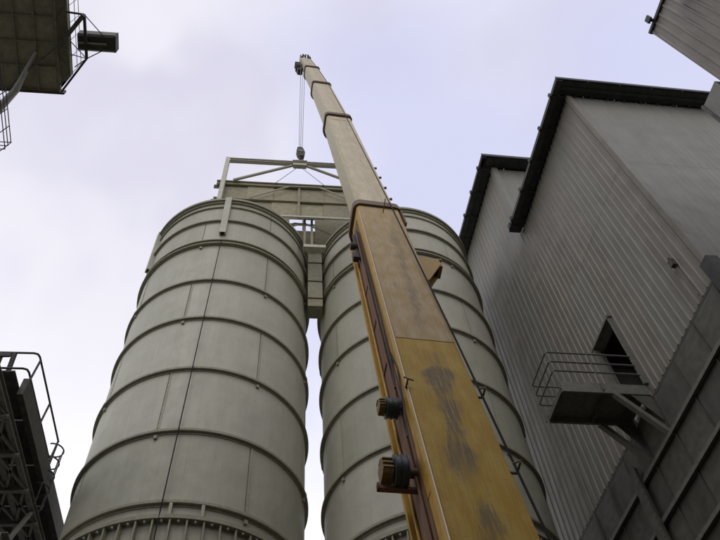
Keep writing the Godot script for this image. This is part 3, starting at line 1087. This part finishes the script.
	abox(st, -0.05, -0.04, 5.02, 5.26, 24.5, 29.4)
	abox(st, -0.04, 0.18, 5.02, 5.032, 24.5, 29.4)
	part(st, "corner_flashing", M.clad2, k2)
	rects = []
	for k in 7:
		rects.append([5.12 + k * 1.12, 5.12 + k * 1.12 + 1.12, 13.72, 21.5])
		rects.append([5.12 + k * 1.12, 5.12 + k * 1.12 + 1.12, 21.44, 29.4])
	clad_wall(k2, AB(0, 0, 0), eb, nl, rects, false, 0.28)
	rects = []
	for k in 5:
		rects.append([k * 1.12, k * 1.12 + 1.12, 24.6, 29.4])
	clad_wall(k2, AB(0, 5.1, 0), ea, nf, rects, true)
	for k in 6:
		st = new_st()
		sheet(st, AB(-0.5 + k * 1.08, 4.58, 29.62), ea, eb, Vector3.UP, 0.0, 1.075, 0.0, 8.5, 0.27, 0.07)
		part(st, "roof_sheet", M.roof, k2)
	st = new_st()
	abox(st, -0.58, 6.0, 4.60, 5.08, 29.50, 29.52)
	abox(st, -0.52, -0.02, 5.08, 13.0, 29.50, 29.52)
	part(st, "soffit", M.roof, k2)
	gutter(k2, -0.46, 4.62, 13.0, 29.40)
	st = new_st()
	abox(st, -0.58, 6.0, 4.54, 4.57, 29.46, 29.64)
	part(st, "fascia", M.roof, k2)
	st = new_st()
	abox(st, -0.50, -0.42, 4.62, 5.05, 29.40, 29.49)
	tube(st, AB(-0.2, 4.8, 29.40), AB(-0.2, 4.8, 29.5), 0.16, 14)
	part(st, "gutter_outlet", M.roof, k2)

	# --- near building at the right edge
	var T := Vector3(7.287, 0, -5.282)
	var r := thing("clad_side_tower", "grey corrugated tower corner entering the frame at the top right", "building", T + Vector3(2, 0, 2))
	st = new_st()
	hexa(st, T + ea * 0.05, ea * 5.0, eb * -6.0, Vector3(0, 18.25, 0))
	part(st, "wall_core", M.clad2, r)
	for k in 5:
		st = new_st()
		sheet(st, T - eb * 6.0, eb, Vector3.UP, nl, 6.0 - 1.12 * (k + 1), 6.0 - 1.12 * k, 3.0, 18.3, 0.2, 0.024, 0.003 * (k % 2))
		part(st, "cladding_sheet", M.clad, r)
	st = new_st()
	hexa(st, T - ea * 0.06 + eb * 0.02 + Vector3(0, 18.28, 0), ea * 5.2, eb * -6.1, Vector3(0, 0.10, 0))
	part(st, "coping", M.roof, r)
	st = new_st()
	hexa(st, T - ea * 0.30 - eb * 1.05 + Vector3(0, 17.2, 0), ea * 0.24, eb * -5.0, Vector3(0, 0.5, 0))
	part(st, "canopy", M.roof, r)
	st = new_st()
	hexa(st, T - ea * 0.16 - eb * 0.30 + Vector3(0, 18.34, 0), ea * 0.3, eb * 0.06, Vector3(0, 0.07, 0))
	hexa(st, T - ea * 0.18 - eb * 0.34 + Vector3(0, 18.30, 0), ea * 0.05, eb * 0.14, Vector3(0, 0.22, 0))
	part(st, "bracket", M.roof, r)
	st = new_st()
	hexa(st, T - ea * 0.02 + eb * 0.06, ea * 5.0, eb * 0.52, Vector3(0, 15.1, 0))
	part(st, "annex", M.clad2, r)
	st = new_st()
	hexa(st, T - ea * 0.05 + eb * 0.56, ea * 0.08, eb * 0.06, Vector3(0, 15.12, 0))
	part(st, "corner_flashing", M.steel, r)

func gutter(t: Node3D, a: float, b0: float, b1: float, y: float) -> void:
	var st := new_st()
	abox(st, a - 0.10, a + 0.06, b0, b1, y, y + 0.02)
	abox(st, a - 0.12, a - 0.10, b0, b1, y, y + 0.17)
	abox(st, a + 0.06, a + 0.08, b0, b1, y, y + 0.17)
	abox(st, a - 0.12, a + 0.08, b0 - 0.02, b0, y - 0.01, y + 0.17)
	var g := part(st, "gutter", M.roof, t)
	var k := 0
	while b0 + 0.5 + k * 1.15 < b1:
		st = new_st()
		var b := b0 + 0.5 + k * 1.15
		abox(st, a - 0.17, a - 0.12, b, b + 0.10, y - 0.03, y + 0.22)
		abox(st, a - 0.17, a + 0.4, b, b + 0.05, y - 0.03, y - 0.005)
		part(st, "gutter_bracket", M.roof, g)
		k += 1
	st = new_st()
	abox(st, a - 0.15, a + 0.14, b1, b1 + 0.16, y - 0.06, y + 0.20)
	part(st, "end_cap", M.roof, g)

# ---------------------------------------------------------------- left side
# gallery frame: g across (positive to the right), f along (away)
func GL(g: float, f: float, y: float) -> Vector3:
	return Vector3(-7.75, 0, -10.43) + hd(81.0) * g + hd(-9.0) * f + Vector3(0, y, 0)

func gbox(st: SurfaceTool, g0: float, g1: float, f0: float, f1: float, y0: float, y1: float) -> void:
	hexa(st, GL(g0, f0, y0), hd(81.0) * (g1 - g0), hd(-9.0) * (f1 - f0), Vector3(0, y1 - y0, 0))

func make_left() -> void:
	var st: SurfaceTool
	var t := thing("elevated_gallery", "dark steel gallery with handrail and ladder cage beside the left silo", "gallery", GL(-1.2, 5.0, 0))
	# deck and trough
	for k in 7:
		st = new_st()
		gbox(st, -2.6, -0.12, -0.4 + k * 1.5, 1.06 + k * 1.5, 14.28, 14.32)
		part(st, "deck_plate", M.dark, t)
	st = new_st()
	gbox(st, -0.12, 0.02, 0.1, 10.0, 14.10, 14.62)
	part(st, "side_girder", M.dark, t)
	st = new_st()
	gbox(st, -2.6, -1.75, -1.5, 10.0, 13.4, 13.95)
	part(st, "conveyor_trough", M.dark, t)
	# truss under the walkway: chords, cross beams, lattice
	for g in [-0.22, -0.62, -1.1, -1.6]:
		st = new_st()
		hbeam(st, GL(g, -1.5, 13.72), GL(g, 10.0, 13.72), 0.13, 0.2)
		part(st, "stringer", M.gallery, t)
	for k in 9:
		st = new_st()
		var f := -1.0 + k * 1.2
		hbeam(st, GL(-2.5, f, 13.55), GL(-0.12, f, 13.55), 0.10, 0.13)
		part(st, "cross_beam", M.gallery, t)
		for q in [[-0.22, -0.62], [-0.62, -0.22], [-0.62, -1.1], [-1.1, -0.62]]:
			st = new_st()
			bar(st, GL(q[0], f, 13.59), GL(q[1], f + 1.2, 13.59), 0.06, 0.05)
			part(st, "lattice_bar", M.gallery, t)
	for g in [[-0.15, 11.95], [-0.75, 11.8]]:
		st = new_st()
		hbeam(st, GL(g[0], 2.2, g[1]), GL(g[0], 10.0, g[1]), 0.28, 0.26)
		part(st, "lower_beam", M.gallery, t)
	for f in [2.6, 3.8, 5.0, 6.2, 7.4, 8.6]:
		st = new_st()
		bar(st, GL(-0.15, f, 12.05), GL(-0.22, f + 0.9, 13.65), 0.08, 0.08)
		part(st, "strut", M.gallery, t)
	for g in [[-2.2, 3.0], [-0.85, 8.0], [-2.2, 8.0]]:
		st = new_st()
		hbeam(st, GL(g[0], g[1], 0.0), GL(g[0], g[1], 13.4), 0.26, 0.26, hd(81.0))
		part(st, "column", M.dark, t)
	# handrail
	for y in [14.85, 15.40]:
		st = new_st()
		var x := 0.0 if y > 15.0 else -0.08
		path_tube(st, [GL(-2.6, -0.02, y), GL(x - 0.12, 0.0, y), GL(x - 0.03, 0.03, y), GL(x, 0.12, y), GL(x, 2.95, y)], 0.026, 8)
		part(st, "rail", M.dark, t)
	for f in [0.22, 1.6, 2.92]:
		st = new_st()
		tube(st, GL(-0.06, f, 14.2), GL(0.0, f, 15.40), 0.026, 8)
		part(st, "post", M.dark, t)
	for g in [[-0.55, 0.0], [-0.85, 0.0]]:
		st = new_st()
		bar(st, GL(g[0], 0.0, 15.40), GL(g[0] - 0.05, 0.35, 14.2), 0.10, 0.06)
		part(st, "end_plate", M.dark, t)
	st = new_st()
	bar(st, GL(-2.6, 0.0, 15.22), GL(-0.62, 0.0, 15.34), 0.05, 0.14)
	part(st, "kick_rail", M.dark, t)
	# ladder cage hanging at the far end of the rail
	for k in 4:
		st = new_st()
		var y := 15.3 - k * 0.42
		var pts := []
		for i in 13:
			var a := deg_to_rad(-100.0 + i * 200.0 / 12.0)
			pts.append(GL(-0.12 + cos(a) * 0.25, 3.15 + sin(a) * 0.25, y))
		path_tube(st, pts, 0.02, 6)
		part(st, "cage_hoop", M.dark, t)
	for a in [-60.0, 0.0, 60.0]:
		st = new_st()
		var q := deg_to_rad(a)
		tube(st, GL(-0.12 + cos(q) * 0.25, 3.15 + sin(q) * 0.25, 13.4), GL(-0.12 + cos(q) * 0.25, 3.15 + sin(q) * 0.25, 15.32), 0.016, 6)
		part(st, "cage_bar", M.dark, t)
	# link bridge towards the silo
	st = new_st()
	gbox(st, -0.1, 1.0, 6.9, 7.1, 13.6, 14.0)
	part(st, "link_beam", M.dark, t)

	# --- platform overhead at the top left: frame p across (az 80), q along (az -14)
	var o := Vector3(-6.895, 0, -5.58)
	var ep := hd(80.0)
	var eq := hd(-14.0)
	var Y := 19.6
	var w := thing("overhead_platform", "dark steel platform seen from below at the top left corner", "platform", o + ep * -2.0 + Vector3(0, 0, 0))
	# soffit plates between shallow joists
	for i in 4:
		for k in 6:
			st = new_st()
			hexa(st, o + ep * (-0.09 - (i + 1) * 0.46) - eq * ((k + 1) * 0.60) + Vector3(0, Y + 0.05 + 0.006 * ((i + k) % 2), 0), ep * 0.47, eq * 0.61, Vector3(0, 0.02, 0))
			part(st, "deck_plate", M.platform if (i + k) % 2 == 0 else M.platform2, w)
	for i in 5:
		st = new_st()
		hexa(st, o + ep * (-0.09 - i * 0.46 - 0.02) + Vector3(0, Y, 0), ep * 0.04, eq * -3.6, Vector3(0, 0.05, 0))
		part(st, "joist", M.platform_beam, w)
	for k in 7:
		st = new_st()
		hexa(st, o + ep * -2.0 - eq * (k * 0.60) + Vector3(0, Y - 0.006, 0), ep * 1.95, eq * 0.03, Vector3(0, 0.05, 0))
		part(st, "joist", M.platform_beam, w)
	st = new_st()
	hexa(st, o + ep * -2.0 + eq * 0.035 + Vector3(0, Y - 0.03, 0), ep * 2.06, eq * 0.05, Vector3(0, 0.20, 0))
	part(st, "edge_channel", M.rust_dark, w)
	# side truss: two chords, lacing and the narrow walkway plate over them
	for g in [-0.05, 0.22]:
		st = new_st()
		hexa(st, o + ep * g - eq * (0.02 if g < 0.0 else 0.4) + Vector3(0, Y - 0.04, 0), ep * 0.035, eq * -3.2, Vector3(0, 0.09, 0))
		part(st, "chord", M.platform_beam, w)
	st = new_st()
	prism(st, [o + ep * -0.06 + Vector3(0, Y + 0.075, 0), o + ep * -0.06 - eq * 3.6 + Vector3(0, Y + 0.075, 0), o + ep * 0.27 - eq * 3.6 + Vector3(0, Y + 0.075, 0), o + ep * 0.27 - eq * 0.42 + Vector3(0, Y + 0.075, 0), o + ep * 0.10 - eq * 0.22 + Vector3(0, Y + 0.075, 0), o + ep * 0.02 - eq * 0.22 + Vector3(0, Y + 0.075, 0)], Vector3(0, 0.02, 0))
	part(st, "walkway_plate", M.platform2, w)
	for k in 8:
		st = new_st()
		var q := -0.15 - k * 0.4
		tube(st, o + ep * (-0.03 if k % 2 == 0 else 0.24) + eq * q + Vector3(0, Y - 0.03, 0), o + ep * (0.24 if k % 2 == 0 else -0.03) + eq * (q - 0.4) + Vector3(0, Y - 0.03, 0), 0.013, 6)
		part(st, "lacing", M.steel_edge, w)
	# outrigger bracket
	var c0 := o + ep * 0.01 + Vector3(0, Y - 0.05, 0)
	var c1 := o + ep * 0.65 + eq * -0.87 + Vector3(0, Y - 0.05, 0)
	var c2 := o + ep * 0.64 + eq * -1.92 + Vector3(0, Y - 0.05, 0)
	var c3 := o + ep * 0.24 + eq * -1.95 + Vector3(0, Y - 0.05, 0)
	for g in [[c0, c1, 0.05], [c1, c2, 0.06], [c2, c3, 0.04]]:
		st = new_st()
		bar(st, g[0], g[1], g[2], g[2])
		part(st, "outrigger", M.dark, w)
	st = new_st()
	bar(st, c2 + Vector3(0, -0.06, 0), o + ep * 0.08 - eq * 1.22 + Vector3(0, Y - 0.10, 0), 0.10, 0.05)
	bar(st, o + ep * 0.08 - eq * 1.22 + Vector3(0, Y - 0.10, 0), o + ep * -1.35 + eq * 0.05 + Vector3(0, Y - 0.10, 0), 0.04, 0.04)
	part(st, "diagonal_brace", M.steel_edge, w)
	for g in [[c1, Vector2(0.27, -0.93)], [c1, Vector2(0.27, -1.25)], [c2, Vector2(1.05, -1.42)], [c1, Vector2(1.0, -1.06)], [c1, Vector2(0.34, -0.62)]]:
		st = new_st()
		var e: Vector3 = o + ep * g[1].x + eq * g[1].y
		e.y = Y + 0.02
		tube(st, g[0], e, 0.012, 6)
		part(st, "stay", M.dark, w)
	# light mesh guard along the walkway
	for k in 7:
		st = new_st()
		var p := o + ep * 0.30 - eq * (0.5 + k * 0.4)
		tube(st, p + Vector3(0, Y, 0), p + ep * 0.02 + Vector3(0, Y + 0.7, 0), 0.008, 6)
		part(st, "guard_post", M.steel_edge, w)
	for z in [0.35, 0.7]:
		st = new_st()
		tube(st, o + ep * 0.31 - eq * 0.5 + Vector3(0, Y + z, 0), o + ep * 0.31 - eq * 3.4 + Vector3(0, Y + z, 0), 0.008, 6)
		part(st, "rail", M.steel_edge, w)
	# long dark housing slung on the bracket
	var h0 := o + ep * 0.44 - eq * 1.45 + Vector3(0, Y, 0)
	var sec := []
	for g in [[0.0, 0.05], [0.05, 0.0], [0.37, 0.0], [0.42, 0.05], [0.42, 0.30], [0.37, 0.35], [0.05, 0.35], [0.0, 0.30]]:
		sec.append(h0 + eq * g[0] + Vector3(0, g[1], 0))
	st = new_st()
	prism(st, sec, ep * 0.86)
	var hs := part(st, "motor_housing", M.housing, w)
	st = new_st()
	tube(st, h0 + ep * 0.03 + eq * 0.21 + Vector3(0, -0.02, 0), h0 + ep * 0.68 + eq * 0.21 + Vector3(0, -0.02, 0), 0.026, 8)
	part(st, "conduit", M.platform_beam, hs)
	st = new_st()
	hexa(st, h0 + ep * 0.861 + eq * 0.01 + Vector3(0, 0.01, 0), ep * 0.03, eq * 0.40, Vector3(0, 0.33, 0))
	part(st, "end_cover", M.dark, hs)
	# pipe strut from the mast up to the deck
	st = new_st()
	tube(st, o + ep * -0.54 - eq * 0.94 + Vector3(0, Y - 0.02, 0), o + ep * -1.05 + eq * 0.0 + Vector3(0, Y - 0.14, 0), 0.035, 14, 0.085)
	tube(st, o + ep * -1.05 + eq * 0.0 + Vector3(0, Y - 0.14, 0), o + ep * -1.60 + eq * 0.62 + Vector3(0, Y - 0.2, 0), 0.085, 14, 0.11)
	part(st, "pipe_strut", M.pipe, w)
	st = new_st()
	tube(st, o + ep * -2.1 + eq * 1.1 + Vector3(0, Y - 0.2, 0), o + ep * -2.1 + eq * 1.1, 0.2, 16)
	tube(st, o + ep * -2.1 + eq * 1.1 + Vector3(0, Y - 0.3, 0), o + ep * -1.58 + eq * 0.6 + Vector3(0, Y - 0.2, 0), 0.11, 12)
	part(st, "mast", M.steel, w)

	# --- small railed landing at the left edge
	var lo := o + ep * -0.86 + eq * 0.83
	var l := thing("railed_landing", "small dark landing with open handrail at the left edge under the overhead platform", "platform", lo + ep * -0.7 - eq * 1.0)
	st = new_st()
	hexa(st, lo + ep * -1.9 + Vector3(0, 17.45, 0), ep * 1.86, eq * -2.2, Vector3(0, 0.08, 0))
	part(st, "deck_plate", M.dark, l)
	for z in [17.72, 17.92, 18.12]:
		st = new_st()
		path_tube(st, [lo + ep * -1.9 + eq * 0.0 + Vector3(0, z, 0), lo + ep * 0.06 + eq * -0.04 + Vector3(0, z, 0), lo + ep * 0.08 - eq * 2.2 + Vector3(0, z, 0)], 0.012, 6)
		part(st, "rail", M.dark, l)
	for k in 4:
		st = new_st()
		tube(st, lo + ep * -0.04 + eq * (-0.04 - k * 0.42) + Vector3(0, 17.45, 0), lo + ep * 0.07 + eq * (-0.04 - k * 0.42) + Vector3(0, 18.12, 0), 0.012, 6)
		part(st, "post", M.dark, l)
	st = new_st()
	hbeam(st, lo + ep * -1.5 - eq * 0.8, lo + ep * -1.5 - eq * 0.8 + Vector3(0, 17.45, 0), 0.2, 0.2, ep)
	part(st, "column", M.dark, l)

# halls that close the yard behind and beside the viewer
func make_yard_halls() -> void:
	for g in [["plant_hall", "dark clad hall closing the yard behind the viewer", Vector3(-16, 0, 6), Vector3(30, 17, 12)], ["storage_shed", "long low clad shed along the left side of the yard", Vector3(-24, 0, -7), Vector3(11, 9, 12.5)]]:
		var p: Vector3 = g[2]
		var d: Vector3 = g[3]
		var t := thing(g[0], g[1], "building", p + Vector3(d.x * 0.5, 0, d.z * 0.5))
		var st := new_st()
		hexa(st, p, Vector3(d.x, 0, 0), Vector3(0, 0, d.z), Vector3(0, d.y, 0))
		part(st, "wall", M.clad, t)
		st = new_st()
		hexa(st, p + Vector3(-0.4, d.y + 0.005, -0.4), Vector3(d.x + 0.8, 0, 0), Vector3(0, 0, d.z + 0.8), Vector3(0, 0.25, 0))
		part(st, "roof", M.roof, t)

# ---------------------------------------------------------------- scene
func _ready() -> void:
	rng.seed = 4
	# camera: looking steeply up from eye height, slightly rolled
	var cam := Camera3D.new()
	cam.name = "camera"
	add_child(cam)
	var e := deg_to_rad(56.77)
	var roll := deg_to_rad(-6.02)
	var fw := Vector3(0, sin(e), -cos(e))
	var up := Vector3(0, cos(e), sin(e))
	var rt := Vector3.RIGHT
	var r2 := rt * cos(roll) + up * sin(roll)
	var u2 := rt * -sin(roll) + up * cos(roll)
	cam.transform = Transform3D(Basis(r2, u2, -fw), Vector3(0, 1.6, 0))
	cam.fov = rad_to_deg(2.0 * atan(270.0 / 730.0))
	cam.near = 0.05
	cam.far = 2000.0
	cam.current = true
	# overcast sky and a weak, very soft sun
	var we := WorldEnvironment.new()
	we.name = "world_environment"
	var env := Environment.new()
	env.background_mode = Environment.BG_SKY
	var sky := Sky.new()
	sky.sky_material = make_sky()
	env.sky = sky
	env.tonemap_mode = Environment.TONE_MAPPER_LINEAR
	env.tonemap_exposure = 1.0
	env.sdfgi_enabled = true
	env.ssao_enabled = true
	env.ssil_enabled = true
	we.environment = env
	add_child(we)
	var sun := DirectionalLight3D.new()
	sun.name = "sun"
	sun.light_energy = 0.15
	sun.light_angular_distance = 20.0
	sun.light_color = Color(1.0, 0.97, 0.92)
	sun.shadow_enabled = true
	add_child(sun)
	sun.look_at_from_position(Vector3(-3, 20, 14), Vector3.ZERO, Vector3.UP)

	make_materials()
	M.platform = surf(noise_tex(Color(0.34, 0.33, 0.22), Color(0.44, 0.425, 0.30), 43), Vector3(0.9, 0.9, 0.9), 0.8)
	M.platform_beam = surf(noise_tex(Color(0.24, 0.235, 0.17), Color(0.33, 0.32, 0.23), 44), Vector3(0.9, 0.9, 0.9), 0.7)
	M.platform2 = surf(noise_tex(Color(0.31, 0.30, 0.20), Color(0.41, 0.395, 0.28), 46), Vector3(0.9, 0.9, 0.9), 0.8)
	M.gallery = surf(noise_tex(Color(0.16, 0.156, 0.138), Color(0.24, 0.233, 0.208), 47), Vector3(0.8, 0.8, 0.8), 0.6)
	M.housing = surf(noise_tex(Color(0.06, 0.062, 0.05), Color(0.09, 0.09, 0.075), 48), Vector3(0.8, 0.8, 0.8), 0.6)
	M.pipe = surf(noise_tex(Color(0.46, 0.46, 0.44), Color(0.58, 0.58, 0.56), 49), Vector3(0.9, 0.9, 0.9), 0.5)
	M.rust_dark = surf(noise_tex(Color(0.08, 0.045, 0.035), Color(0.13, 0.08, 0.06), 45), Vector3(0.9, 0.9, 0.9), 0.7)

	# ground
	var st := new_st()
	quad(st, Vector3(-600, 0, -600), Vector3(600, 0, -600), Vector3(600, 0, 600), Vector3(-600, 0, 600), Vector3.UP)
	structure(st, "ground", M.concrete)

	make_yard_halls()
	make_buildings()
	silo(Vector3(-5.01, 0, -15.25), "pale grey ringed steel silo on the left with a cable hanging down its side", -4.5, 41.0, 8.5, 1)
	silo(Vector3(1.28, 0, -16.36), "pale grey ringed steel silo on the right, half hidden behind the crane boom", -50.0, -5.0, 62.0, 2)
	make_top_platform()
	make_left()
	make_crane()
	# cable hanging down the left silo
	var c := Vector3(-5.01, 0, -15.25)
	st = new_st()
	var pts := []
	for i in 9:
		var k := i / 8.0
		var a := deg_to_rad(lerpf(8.8, 5.0, k))
		pts.append(c + Vector3(sin(a), 0, cos(a)) * 3.06 + Vector3(0, lerpf(22.9, 8.0, k), 0))
	path_tube(st, pts, 0.014, 6)
	var cb := part(st, "hanging_cable", M.rope, self)
	cb.set_meta("label", "thin black cable hanging down the face of the left silo")
	cb.set_meta("category", "cable")
